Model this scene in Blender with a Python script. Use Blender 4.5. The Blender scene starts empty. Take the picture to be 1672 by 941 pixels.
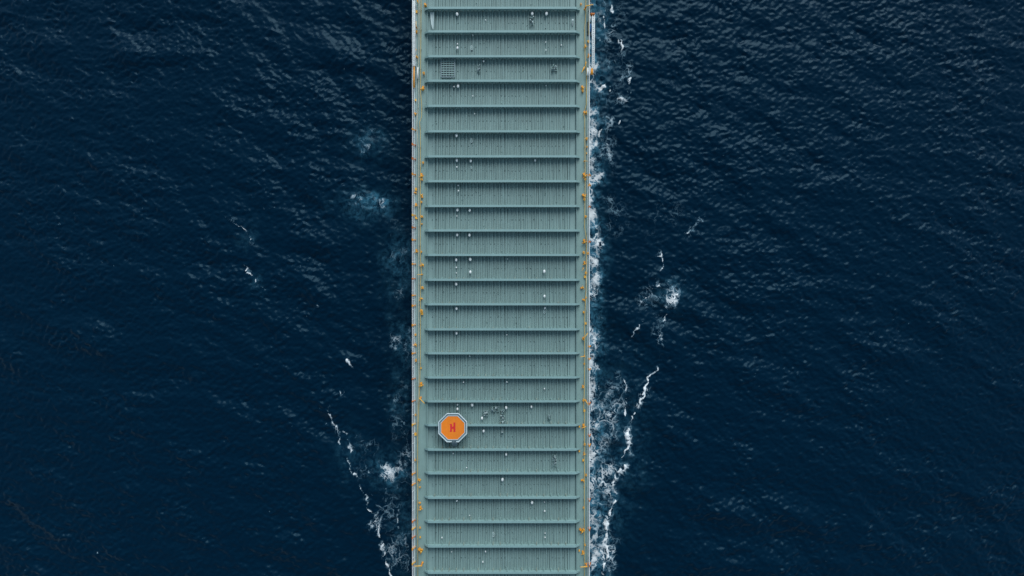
import bpy, bmesh, math, random
import numpy as np
from mathutils import Vector, Matrix
R = math.radians
random.seed(11)
rng = np.random.default_rng(5)
C = bpy.context.scene.collection
scene = bpy.context.scene

# ------------------------------------------------------------------ camera, sky, sun, exposure
CAM_H = 112.0                                   # drone height above the deck
cam_d = bpy.data.cameras.new('camera')
cam_d.sensor_width = 36.0
cam_d.lens = 18.0 / (83.6 / CAM_H)
cam_d.clip_start = 1.0
cam_d.clip_end = 20000
cam = bpy.data.objects.new('camera', cam_d)
C.objects.link(cam)
cam.location = (0, 0, CAM_H)
scene.camera = cam

SUN_EL, SUN_AZ = 37.0, 11.0                     # sun stands towards the top (stern side), a little right
world = bpy.data.worlds.new('World'); scene.world = world
world.use_nodes = True
wn = world.node_tree.nodes; wl = world.node_tree.links
sky = wn.new('ShaderNodeTexSky'); sky.sky_type = 'NISHITA'; sky.sun_disc = False
sky.sun_elevation = R(SUN_EL); sky.sun_rotation = R(SUN_AZ)
sky.air_density = 1.0; sky.dust_density = 0.6; sky.ozone_density = 1.0
hsv = wn.new('ShaderNodeHueSaturation'); hsv.inputs['Saturation'].default_value = 0.40   # thin overcast veil over the sky
wl.new(sky.outputs[0], hsv.inputs['Color']); 
veil = wn.new('ShaderNodeVectorMath'); veil.operation = 'MULTIPLY'; veil.inputs[1].default_value = (0.76, 0.97, 1.06)
wl.new(hsv.outputs[0], veil.inputs[0]); wl.new(veil.outputs[0], wn['Background'].inputs[0])
wn['Background'].inputs[1].default_value = 0.07
sun_d = bpy.data.lights.new('sun', 'SUN')
sun_d.energy = 1.5; sun_d.angle = R(44); sun_d.color = (0.97, 0.99, 1.0)
sun = bpy.data.objects.new('sun', sun_d); C.objects.link(sun)
to_sun = Vector((math.sin(R(SUN_AZ)) * math.cos(R(SUN_EL)), math.cos(R(SUN_AZ)) * math.cos(R(SUN_EL)), math.sin(R(SUN_EL))))
sun.rotation_euler = to_sun.to_track_quat('Z', 'Y').to_euler()
sun.location = (0, 60, 90)
vs = scene.view_settings
vs.view_transform = 'Standard'; vs.look = 'None'; vs.gamma = 1.0; vs.use_curve_mapping = False
vs.exposure = 0.9

# ------------------------------------------------------------------ survey grid of the deck (0.1 m a unit at deck height)
WATER_Z = -9.0
def sc(z): return 0.1 * (CAM_H - z) / CAM_H
def W(px, py, z=0.0):
    s = sc(z)
    return Vector(((px - 836.0) * s, (470.5 - py) * s, z))

# ------------------------------------------------------------------ materials
def mat(name): 
    m = bpy.data.materials.new(name); m.use_nodes = True
    return m, m.node_tree.nodes, m.node_tree.links, m.node_tree.nodes['Principled BSDF']

def paint(name, col, rough=0.5, var=0.12, streak=0.0, stain=None, stain_amt=0.0, stain_scale=1.2, metallic=0.0, per_plate=0.0):
    m, n, l, b = mat(name)
    tc = n.new('ShaderNodeTexCoord')
    nz = n.new('ShaderNodeTexNoise'); nz.inputs['Scale'].default_value = 0.45; nz.inputs['Detail'].default_value = 6
    nz.inputs['Roughness'].default_value = 0.65
    geo = n.new('ShaderNodeNewGeometry')
    l.new(geo.outputs['Position'], nz.inputs['Vector'])
    mp = n.new('ShaderNodeMapping'); mp.inputs['Scale'].default_value = (3.2, 0.22, 1.0)
    l.new(geo.outputs['Position'], mp.inputs['Vector'])
    ns = n.new('ShaderNodeTexNoise'); ns.inputs['Scale'].default_value = 1.0; ns.inputs['Detail'].default_value = 5
    l.new(mp.outputs[0], ns.inputs['Vector'])
    def mrange(src, lo, hi):
        r = n.new('ShaderNodeMapRange'); r.inputs['From Min'].default_value = 0.25; r.inputs['From Max'].default_value = 0.75
        r.inputs['To Min'].default_value = lo; r.inputs['To Max'].default_value = hi
        l.new(src, r.inputs['Value']); return r.outputs[0]
    a = mrange(nz.outputs['Fac'], 1 - var, 1 + var)
    s = mrange(ns.outputs['Fac'], 1 - streak, 1 + streak)
    mu = n.new('ShaderNodeMath'); mu.operation = 'MULTIPLY'; l.new(a, mu.inputs[0]); l.new(s, mu.inputs[1])
    vm = n.new('ShaderNodeVectorMath'); vm.operation = 'SCALE'; vm.inputs[0].default_value = col
    fac = mu.outputs[0]
    if per_plate:                                                  # each plate was painted on another day
        oi = n.new('ShaderNodeObjectInfo'); pr = n.new('ShaderNodeMapRange'); l.new(oi.outputs['Random'], pr.inputs['Value'])
        pr.inputs['To Min'].default_value = 1 - per_plate; pr.inputs['To Max'].default_value = 1 + per_plate
        m2 = n.new('ShaderNodeMath'); m2.operation = 'MULTIPLY'; l.new(fac, m2.inputs[0]); l.new(pr.outputs[0], m2.inputs[1]); fac = m2.outputs[0]
    l.new(fac, vm.inputs['Scale'])
    out = vm.outputs[0]
    if stain is not None:
        st = n.new('ShaderNodeTexNoise'); st.inputs['Scale'].default_value = stain_scale; st.inputs['Detail'].default_value = 8
        st.inputs['Roughness'].default_value = 0.75
        l.new(geo.outputs['Position'], st.inputs['Vector'])
        rr = n.new('ShaderNodeMapRange'); rr.inputs['From Min'].default_value = 0.60; rr.inputs['From Max'].default_value = 0.72
        rr.inputs['To Max'].default_value = stain_amt
        l.new(st.outputs['Fac'], rr.inputs['Value'])
        mx = n.new('ShaderNodeMix'); mx.data_type = 'RGBA'
        l.new(rr.outputs[0], mx.inputs['Factor']); l.new(out, mx.inputs['A'])
        mx.inputs['B'].default_value = (*stain, 1)
        out = mx.outputs['Result']
    l.new(out, b.inputs['Base Color'])
    b.inputs['Roughness'].default_value = rough; b.inputs['Metallic'].default_value = metallic
    return m

DECK = paint('deck_paint', (0.215, 0.322, 0.308), 0.55, 0.08, 0.05, (0.165, 0.255, 0.24), 0.4, 0.3, per_plate=0.06)
SIDE = paint('side_deck_paint', (0.20, 0.305, 0.285), 0.55, 0.10, 0.05, (0.25, 0.33, 0.29), 0.5, 0.6)
GIRD = paint('girder_paint', (0.22, 0.345, 0.338), 0.5, 0.08, 0.04, (0.13, 0.22, 0.22), 0.4, 1.4)
SHADE_DRAIN = paint('painted_shade_and_drains', (0.085, 0.145, 0.145), 0.8, 0.35, 0.2)  # dark tone for the shade painted beside ribs and bars, also for drain sockets
RUSTY = paint('rusty_bracket_paint', (0.24, 0.27, 0.22), 0.7, 0.3, 0.1, (0.20, 0.10, 0.04), 0.8, 2.5)
WHITE = paint('white_paint', (0.78, 0.79, 0.77), 0.45, 0.07, 0.0, (0.5, 0.42, 0.32), 0.5, 2.0)
PALE = paint('pale_grey_paint', (0.48, 0.57, 0.56), 0.5, 0.15, 0.0, (0.32, 0.4, 0.38), 0.6, 1.8)
CREAM = paint('cream_pipe_paint', (0.52, 0.50, 0.38), 0.5, 0.15, 0.0, (0.38, 0.25, 0.1), 0.6, 1.1)
YELLOW = paint('yellow_pipe_paint', (0.56, 0.40, 0.13), 0.5, 0.18, 0.0, (0.35, 0.42, 0.38), 0.6, 0.8)
ORANGE = paint('orange_paint', (0.76, 0.30, 0.022), 0.5, 0.18, 0.0, (0.35, 0.12, 0.02), 0.6, 3.0)
AMBER = paint('amber_paint', (0.78, 0.40, 0.04), 0.5, 0.18, 0.0, (0.40, 0.17, 0.03), 0.5, 3.0)
RUST = paint('rust_orange_paint', (0.55, 0.16, 0.03), 0.6, 0.2, 0.0, (0.2, 0.07, 0.02), 0.6, 3.0)
PAD = paint('pad_orange_paint', (0.82, 0.205, 0.006), 0.6, 0.10, 0.05, (0.55, 0.17, 0.012), 0.5, 1.6)
RED = paint('marking_red_paint', (0.66, 0.022, 0.022), 0.55, 0.10)
STEEL = paint('grey_steel', (0.20, 0.27, 0.29), 0.45, 0.15)
RIMM = paint('pad_rim_paint', (0.62, 0.70, 0.72), 0.45, 0.06)
DARK = paint('dark_steel', (0.025, 0.045, 0.055), 0.6, 0.3)
HULL = paint('hull_paint', (0.03, 0.05, 0.06), 0.45, 0.2, 0.0, (0.12, 0.05, 0.03), 0.5, 0.5)
BLUE = paint('blue_tarp', (0.02, 0.12, 0.30), 0.6, 0.2)

# ------------------------------------------------------------------ mesh helpers
class MB:
    def __init__(s): s.bm = bmesh.new()
    def face(s, pts, mi=0):
        f = s.bm.faces.new([s.bm.verts.new(p) for p in pts]); f.material_index = mi; return f
    def prism(s, poly, z0, z1, mi=0, cap0=True):
        a = [s.bm.verts.new((p[0], p[1], z0)) for p in poly]; b = [s.bm.verts.new((p[0], p[1], z1)) for p in poly]
        n = len(poly); fs = [s.bm.faces.new(b)]
        if cap0: fs.append(s.bm.faces.new(a[::-1]))
        for i in range(n): fs.append(s.bm.faces.new((a[i], a[(i+1) % n], b[(i+1) % n], b[i])))
        for f in fs: f.material_index = mi
    def box(s, x0, x1, y0, y1, z0, z1, mi=0): s.prism([(x0, y0), (x1, y0), (x1, y1), (x0, y1)], z0, z1, mi)
    def tube(s, pts, r, seg=8, mi=0, caps=True):
        pts = [Vector(p) for p in pts]; rings = []
        for i, p in enumerate(pts):
            d = (pts[min(i+1, len(pts)-1)] - pts[max(i-1, 0)]).normalized()
            u = d.orthogonal().normalized() if abs(d.z) > 0.95 else d.cross(Vector((0, 0, 1))).normalized()
            v = d.cross(u); rr = r[i] if isinstance(r, (list, tuple)) else r
            rings.append([s.bm.verts.new(p + (u*math.cos(2*math.pi*k/seg) + v*math.sin(2*math.pi*k/seg))*rr) for k in range(seg)])
        for a, b in zip(rings, rings[1:]):
            for k in range(seg):
                f = s.bm.faces.new((a[k], a[(k+1) % seg], b[(k+1) % seg], b[k])); f.material_index = mi; f.smooth = True
        if caps:
            for rg in (rings[0][::-1], rings[-1]): s.bm.faces.new(rg).material_index = mi
    def lathe(s, prof, seg=14, sx=1, sy=1, c=(0, 0), mi=0):
        rings = [[s.bm.verts.new((c[0]+r*sx*math.cos(2*math.pi*k/seg), c[1]+r*sy*math.sin(2*math.pi*k/seg), z)) for k in range(seg)] for r, z in prof]
        for a, b in zip(rings, rings[1:]):
            for k in range(seg):
                f = s.bm.faces.new((a[k], a[(k+1) % seg], b[(k+1) % seg], b[k])); f.material_index = mi; f.smooth = True
        s.bm.faces.new(rings[-1]).material_index = mi; s.bm.faces.new(rings[0][::-1]).material_index = mi
    def torus(s, c, R_, r, axis='Z', seg=16, sub=6, mi=0, sx=1.0, sy=1.0):
        c = Vector(c); V = []
        for i in range(seg):
            a = 2*math.pi*i/seg; row = []
            for j in range(sub):
                t = 2*math.pi*j/sub; q = R_ + r*math.cos(t)
                p = Vector((q*math.cos(a)*sx, q*math.sin(a)*sy, r*math.sin(t)))
                if axis == 'X': p = Vector((p.z, p.x, p.y))
                if axis == 'Y': p = Vector((p.x, p.z, p.y))
                row.append(s.bm.verts.new(c + p))
            V.append(row)
        for i in range(seg):
            for j in range(sub):
                f = s.bm.faces.new((V[i][j], V[(i+1) % seg][j], V[(i+1) % seg][(j+1) % sub], V[i][(j+1) % sub])); f.smooth = True; f.material_index = mi
    def build(s, name, mats, parent=None):
        bmesh.ops.recalc_face_normals(s.bm, faces=s.bm.faces[:])
        me = bpy.data.meshes.new(name); s.bm.to_mesh(me); s.bm.free()
        for m in (mats if isinstance(mats, (list, tuple)) else [mats]): me.materials.append(m)
        o = bpy.data.objects.new(name, me); C.objects.link(o)
        if parent: o.parent = parent
        return o
def tag(o, label=None, cat=None, group=None, kind=None):
    for k, v in (('label', label), ('category', cat), ('group', group), ('kind', kind)):
        if v: o[k] = v
    return o
def thing(name, label, cat, loc=(0, 0, 0), rz=0.0, group=None):
    o = bpy.data.objects.new(name, None); C.objects.link(o); o.empty_display_size = 0.3
    o.location = loc; o.rotation_euler = (0, 0, rz)
    return tag(o, label, cat, group)
def copy_tree(o, parent=None):
    c = o.copy(); C.objects.link(c)
    if parent: c.parent = parent
    for ch in list(o.children): copy_tree(ch, c)
    return c

# ------------------------------------------------------------------ girder rows (survey rows of the top flanges)
GY = [13, 51.5, 92, 132, 173, 214.5, 255.5, 296, 336.5, 376.5, 416.5, 457, 497, 538, 577, 616.5, 655.5, 694.5, 734.5, 773, 813, 852.5, 892.5, 935.5]
GH = 1.12                                         # girder height above the deck
ORD = ['first','second','third','fourth','fifth','sixth','seventh','eighth','ninth','tenth','eleventh','twelfth','thirteenth','fourteenth','fifteenth','sixteenth','seventeenth','eighteenth','nineteenth','twentieth','twenty-first','twenty-second','twenty-third','twenty-fourth']
YS = [W(0, y, GH).y for y in GY]
before = [YS[0] + 4.05*k for k in range(6, 0, -1)]
after = [YS[-1] - 4.05*k for k in range(1, 7)]
YALL = before + YS + after
def bay_of(py):
    """text for the bay a deck row lies in"""
    y = W(0, py, 0).y
    n = sum(1 for g in YS if g > y)
    return 'above the first girder' if n == 0 else ('below the %s girder' % ORD[n-1] if n < 24 else 'below the last girder')

X0 = W(676.6, 0, 0).x; X1 = W(962.6, 0, 0).x                      # deck edges
PX0 = W(698.4, 0, 0).x; PX1 = W(941.3, 0, 0).x                   # ribbed panel edges
YTOP, YBOT = YALL[0] + 3.0, YALL[-1] - 3.0

# ------------------------------------------------------------------ the ship
ship = thing('cargo_ship', 'long cargo ship with grey-green ribbed deck steaming through dark blue sea', 'ship')
m = MB()
XM = (X0 + X1) / 2; HW = (X1 - X0) / 2
def hull_outline():
    pts = []
    yb = -58.0
    for k in range(0, 25):                                        # bow curve, port to starboard
        t = -1 + 2*k/24
        pts.append((XM + HW*t, yb - 26.0*(1 - abs(t)**2.2)))
    pts += [(X1, 92.0), (X1 - 3, 98.0), (X0 + 3, 98.0), (X0, 92.0)]
    return pts
m.prism(hull_outline(), -14.0, -0.02, 0)
m.build('hull', [HULL], ship)

# side decks with a raised margin plate
m = MB()
def strip(m, x0, x1, z0, z1, y0=YBOT, y1=YTOP, mi=0): m.box(x0, x1, y0, y1, z0, z1, mi)
strip(m, X0, PX0 - 0.04, -0.018, 0.035)
m.build('side_deck', [SIDE], ship)
m = MB(); strip(m, PX1 + 0.04, X1, -0.018, 0.035); m.build('side_deck', [SIDE], ship)
# gunwale bars
m = MB(); strip(m, X0 + 0.002, X0 + 0.16, 0.036, 0.20); tag(m.build('gunwale', [PALE], ship), 'pale grey gunwale bar along the left deck edge')
m = MB(); strip(m, X1 - 0.16, X1 - 0.002, 0.036, 0.24); tag(m.build('gunwale', [WHITE], ship), 'white gunwale bar along the right deck edge')

# rib rows, shared by all bays
rib_px = []
p = 708.6
while p < 931:
    rib_px.append(p + random.uniform(-0.35, 0.35)); p += 5.93
rib_h = [random.choice([0.20, 0.23, 0.26]) for _ in rib_px]
strong = {len(rib_px)//2, len(rib_px)-1, len(rib_px)-3, 0}

def panel(y1, y0, k):
    """one bay of ribbed plating between the girder webs at y1 (upper) and y0 (lower)"""
    m = MB()
    m.box(PX0 - 0.03, PX1 + 0.03, y0 + 0.001, y1 - 0.001, -0.018, 0.0)
    yc = (y0 + y1) / 2
    for i, q in enumerate(rib_px):
        x = W(q, 0, 0.15).x; h = rib_h[i]; t = 0.055 if i not in strong else 0.09
        m.box(x - t, x + t, y0 + 0.045, y1 - 0.045, 0.0005, h)
        # bulb along the top edge
        m.box(x + t - 0.001, x + t + 0.03, y0 + 0.05, y1 - 0.05, h - 0.09, h - 0.004)
        # shade at the foot of the rib, painted as a dark strip
        wd = random.uniform(0.09, 0.12) * (1.3 if i in strong else 1)
        ya = y0 + 0.05 + random.random()*0.3; yb = y1 - 0.05
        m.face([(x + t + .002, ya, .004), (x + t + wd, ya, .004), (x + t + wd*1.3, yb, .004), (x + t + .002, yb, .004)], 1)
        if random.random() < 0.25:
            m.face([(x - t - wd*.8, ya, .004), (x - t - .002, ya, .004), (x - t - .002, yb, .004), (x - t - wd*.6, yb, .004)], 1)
        # drain sockets in the middle of the bay
        if k >= 0 and random.random() < 0.55:
            xx = x - 0.26 + random.uniform(-.03, .03); yy = yc - 0.15 + random.uniform(-.05, .05)
            r = random.uniform(.06, .10)
            m.prism([(xx + r*math.cos(a*math.pi/4), yy + r*math.sin(a*math.pi/4)) for a in range(8)], 0.0005, 0.03, 1)
        if random.random() < 0.10:                                # small eye plates
            yy = random.uniform(y0 + .5, y1 - .9)
            m.box(x - .22, x - .13, yy, yy + .16, 0.0005, .16, 0)
    # longitudinal end bars of the panel
    for x in (PX0, PX1):
        m.box(x - 0.05, x + 0.05, y0 + 0.045, y1 - 0.045, 0.0006, 0.42)
        d = 1 if x > 0 else 1
        m.face([(x - .20, y0+.05, .0045), (x - .052, y0+.05, .0045), (x - .052, y1-.05, .0045), (x - .20, y1-.05, .0045)], 1)  # shade line painted on the plating left of each end bar
    return m.build('deck_panel', [DECK, SHADE_DRAIN], ship)
for k in range(len(YALL) - 1):
    panel(YALL[k], YALL[k+1], k)

def girder(y, k):
    m = MB()
    xa = W(693.6, 0, 0).x; xb = W(946.6, 0, 0).x; tp = 0.72
    x0, x1 = xa + tp, xb - tp
    # web with tapering ends
    for yy0, yy1 in ((y - 0.035, y + 0.035),):
        prof = [(xa, 0.06), (xa, 0.28), (x0, GH - 0.05), (x1, GH - 0.05), (xb, 0.28), (xb, 0.06)]
        a = [m.bm.verts.new((p[0], yy0, p[1])) for p in prof]; b = [m.bm.verts.new((p[0], yy1, p[1])) for p in prof]
        m.bm.faces.new(a); m.bm.faces.new(b[::-1])
        for i in range(6): m.bm.faces.new((a[i], a[(i+1) % 6], b[(i+1) % 6], b[i]))
    # flange following the taper
    fw = 0.175
    top = [(xa - 0.02, 0.28, fw*0.55), (xa + 0.12, 0.46, fw*0.8), (x0, GH - 0.05, fw), (x0 + .3, GH - 0.02, fw)] + \
          [(x0 + .3 + (x1 - x0 - .6)*t/8, GH - 0.02 + random.uniform(-.006, .006), fw + random.uniform(-.006, .006)) for t in range(1, 8)] + \
          [(x1 - .3, GH - 0.02, fw), (x1, GH - 0.05, fw), (xb - 0.12, 0.46, fw*0.8), (xb + 0.02, 0.28, fw*0.55)]
    A = [[m.bm.verts.new((x, y + s*w, z + dz)) for (s, dz) in ((-1, 0.002), (1, 0.002), (1, 0.045), (-1, 0.045))] for x, z, w in top]
    for p_, q_ in zip(A, A[1:]):
        for i in range(4): m.bm.faces.new((p_[i], p_[(i+1) % 4], q_[(i+1) % 4], q_[i]))
    m.bm.faces.new(A[0][::-1]); m.bm.faces.new(A[-1])
    # brackets tying the web to the plating on both sides
    for i, q in enumerate(rib_px):
        x = W(q, 0, 0.15).x + 0.14
        if i % 2 == 0:
            h = GH - 0.16
            for sgn in (-1, 1):
                d = random.uniform(.30, .42) if sgn > 0 else random.uniform(.2, .34)
                y_ = y + sgn*0.037
                tri = [(y_, 0.02), (y_ + sgn*d, 0.02), (y_ + sgn*d, 0.10), (y_ + sgn*0.16, h), (y_, h)]
                a = [m.bm.verts.new((x - .03, u, v)) for u, v in tri]; b = [m.bm.verts.new((x + .03, u, v)) for u, v in tri]
                fs = [m.bm.faces.new(a), m.bm.faces.new(b[::-1])] + [m.bm.faces.new((a[j], a[(j+1) % 5], b[(j+1) % 5], b[j])) for j in range(5)]
                mi = 1 if (sgn > 0 and random.random() < 0.55) else 0
                for f in fs: f.material_index = mi
    return m.build('deck_girder', [GIRD, RUSTY], ship)
for k, y in enumerate(YALL): girder(y, k)

exec_later = []
# ------------------------------------------------------------------ railings
def railing(label, px_foot, px_top, matr, y0, y1, braces, brace_mat, step=1.55):
    zt = 1.1
    xf = W(px_foot, 0, 0.1).x; xt = W(px_top, 0, zt).x
    t = thing('side_railing', label, 'railing', (xf, 0, 0.03))
    for z, r in ((zt, 0.045), (0.72, 0.025), (0.38, 0.025)):
        m = MB(); x = (xt - xf)*z/zt
        n = 40
        m.tube([(x + random.uniform(-.02, .02), y0 + (y1-y0)*i/n, z) for i in range(n+1)], r, 6)
        m.build('rail', [matr], t)
    m = MB(); m.tube([(0, 0, 0), ((xt-xf), 0, zt)], 0.035, 6)
    post = None; y = y0 + .3
    while y < y1:
        if post is None: post = m.build('post', [matr], t); o = post
        else: o = post.copy(); C.objects.link(o); o.parent = t
        o.location = (0, y, 0); y += step
    for py in braces:
        m = MB(); sg = 1 if xt < xf else -1
        w = random.uniform(.10, .17)
        m.box(-.30*1 if sg > 0 else -.25, .25 if sg > 0 else .30, -w, w, .03, .16)
        m.tube([(.2*sg, 0, .12), ((xt-xf)*.97, 0, zt*.97)], 0.075, 6)
        m.box((xt-xf) - .07, (xt-xf) + .07, -w*1.2, w*1.2, zt - .12, zt + .10)
        o = m.build('rail_brace', [random.choice(brace_mat)], t); o.location = (0, W(0, py, 0.6).y, 0)
        tag(o, 'orange brace clamped to the rail')
    return t
railing('thin pale railing leaning out over the water along the left deck edge', 677.0, 673.4, WHITE, YBOT + 6, YTOP - 6,
        [212, 236.7, 259.8, 285, 351.7, 371.9, 392, 431.4, 455.3, 482.5, 499.3, 531, 577, 618.5, 654.8, 693, 773.3, 790.4, 850.3, 862.5, 876.8, 895, 919], [ORANGE, AMBER, ORANGE, RUST])
railing('white railing close along the right deck edge beside the foam', 962.3, 962.4, WHITE, YBOT + 6, YTOP - 12,
        [286.2, 302.5, 337.9, 395, 565.8, 586, 603, 658.7, 710.9, 727, 816.3, 863.7, 922], [ORANGE, RUST, ORANGE])

# ------------------------------------------------------------------ pipelines along the side decks
def pipeline(label, pts, r, matr, z=0.32, clamp=3.2):
    P = [W(x, y, z) for x, y in pts]
    t = thing('deck_pipeline', label, 'pipe', (P[0].x, P[0].y, 0.03))
    off = Vector((P[0].x, P[0].y, 0.03))
    m = MB(); m.tube([p_ - off for p_ in P], r, 8); m.build('pipe', [matr], t)
    mb = MB(); mb.box(-r*1.6, r*1.6, -.05, .05, 0.006, z - .02); sd = mb.build('pipe_saddle', [STEEL], t); n = 0; tot = 0.3
    for a, b in zip(P, P[1:]):                                    # saddles
        L = (b - a).length
        while tot < L:
            c = a.lerp(b, tot / L) - off
            o = sd if n == 0 else sd.copy()
            if n: C.objects.link(o); o.parent = t
            o.location = (c.x, c.y, 0); n += 1; tot += clamp
        tot -= L
    return t
pipeline('cream pipe running the whole length of the left walkway', [(684.2, -180), (684.2, 60), (683.4, 120), (684.0, 160), (680.6, 205), (683.6, 250), (683.6, 640), (681.6, 668), (682.4, 800), (682.0, 1080)], 0.055, CREAM)
pipeline('yellow pipe beside the cream one on the left walkway', [(687.6, -180), (687.4, 20), (686.6, 150), (688.6, 172), (688.6, 190), (685.2, 200), (686.4, 215), (686.2, 420), (688.3, 447), (686.4, 460), (686.4, 590), (684.6, 650), (682.2, 700), (681.8, 760), (682.6, 1080)], 0.05, YELLOW, 0.45)
pipeline('thin pale pipe close inside the left railing', [(680.4, -180), (680.2, 180), (679.6, 320), (679.4, 560), (679.0, 1080)], 0.04, PALE, 0.26)
pipeline('yellow pipe with several bends on the right walkway', [(956.6, -180), (956.6, 22), (954.8, 46), (955.2, 90), (957.4, 116), (957.4, 170), (953.0, 188), (954.8, 192), (955.4, 300), (954.6, 372), (957.5, 390), (957.0, 470), (954.6, 520), (954.6, 600), (954.0, 640), (953.0, 668), (954.4, 674), (954.2, 800), (954.4, 1080)], 0.055, YELLOW, 0.36)
pipeline('pale pipe next to the right railing', [(959.8, 120), (959.6, 210), (959.0, 290), (959.6, 380), (958.4, 440), (957.0, 475), (959.2, 520), (959.2, 760), (958.6, 1080)], 0.06, PALE, 0.3)
pipeline('short ochre pipe at the top of the right walkway by the gangway', [(962.4, -180), (962.4, 30), (961.6, 38), (961.4, 57)], 0.075, YELLOW, 0.8)

# ------------------------------------------------------------------ orange fittings on the walkways
def make_valve():
    t = thing('pipe_valve', 'x', 'valve')
    m = MB(); m.tube([(0, -.26, .3), (0, -.22, .3)], .15, 10); m.tube([(0, .22, .3), (0, .26, .3)], .15, 10)
    m.tube([(0, -.22, .3), (0, -.1, .3), (0, 0, .3), (0, .1, .3), (0, .22, .3)], [.09, .11, .17, .11, .09], 10)
    m.tube([(0, 0, .03), (0, 0, .2)], .06, 8)
    m.build('body', [ORANGE], t)
    m = MB(); m.tube([(0, 0, .4), (0, 0, .74)], .04, 8); m.tube([(0, 0, .44), (0, 0, .52)], .09, 8); m.build('stem', [RUST], t)
    m = MB(); m.torus((0, 0, .72), .2, .035); 
    for a in (0, 60, 120): m.tube([(-.2*math.cos(R(a)), -.2*math.sin(R(a)), .72), (.2*math.cos(R(a)), .2*math.sin(R(a)), .72)], .02, 6)
    m.build('handwheel', [AMBER], t)
    return t
def make_hydrant():
    t = thing('fire_hydrant', 'x', 'hydrant')
    m = MB(); m.lathe([(.2, .03), (.2, .07), (.09, .08), (.09, .62), (.13, .64), (.13, .74), (.05, .8)], 12); m.build('standpipe', [AMBER], t)
    for sx, yy in ((1, .05), (-1, -.06)):
        m = MB(); m.tube([(.06*sx, yy, .5), (.30*sx, yy*2, .5), (.36*sx, yy*2.4, .42)], [.06, .06, .075], 8); m.build('outlet', [ORANGE], t)
    m = MB(); m.box(-.16, .12, .2, .52, .035, .42); m.box(-.18, .14, .18, .54, .421, .46); m.build('hose_box', [ORANGE], t)
    return t
def make_davit():
    t = thing('deck_davit', 'x', 'davit')
    m = MB(); m.lathe([(.18, .03), (.18, .08), (.09, .1), (.08, 1.2), (.1, 1.22), (.1, 1.3)], 12); m.build('post', [ORANGE], t)
    m = MB(); m.tube([(0, -.1, 1.22), (0, .35, 1.3), (0, .9, 1.36), (0, 1.15, 1.30)], [.085, .08, .065, .05], 8); m.build('arm', [AMBER], t)
    m = MB(); m.tube([(0, 1.12, 1.28), (0, 1.12, .95)], .02, 6); m.torus((0, 1.12, .88), .06, .02, 'X', 10, 5); m.build('hook', [DARK], t)
    m = MB(); m.tube([(-.14, .05, .8), (.14, .05, .8)], .12, 10); m.build('winch_drum', [RUST], t)
    return t
def make_box():
    t = thing('hose_locker', 'x', 'locker')
    m = MB(); m.box(-.22, .22, -.30, .30, .14, .52)
    for a in (-.18, .14):
        for b in (-.26, .22): m.box(a, a + .04, b, b + .04, .03, .139)
    m.build('cabinet', [ORANGE], t)
    m = MB(); m.prism([(-.25, -.33), (.25, -.33), (.25, .33), (-.25, .33)], .521, .56); m.prism([(-.15, -.33), (.15, -.33), (.15, .33), (-.15, .33)], .561, .60); m.build('lid', [AMBER], t)
    m = MB(); m.tube([(.25, -.08, .4), (.31, -.08, .4), (.31, .08, .4), (.25, .08, .4)], .018, 6); m.build('handle', [DARK], t)
    return t
proto = {'pipe_valve': make_valve(), 'fire_hydrant': make_hydrant(), 'deck_davit': make_davit(), 'hose_locker': make_box()}
LOOK = {'pipe_valve': ('orange handwheel valve', 'orange valves on the walkway pipes'), 'fire_hydrant': ('amber fire hydrant', 'fire hydrants on the walkways'),
        'deck_davit': ('orange slanting davit', 'small davits on the walkways'), 'hose_locker': ('small orange locker', 'lockers on the walkways')}
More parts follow.
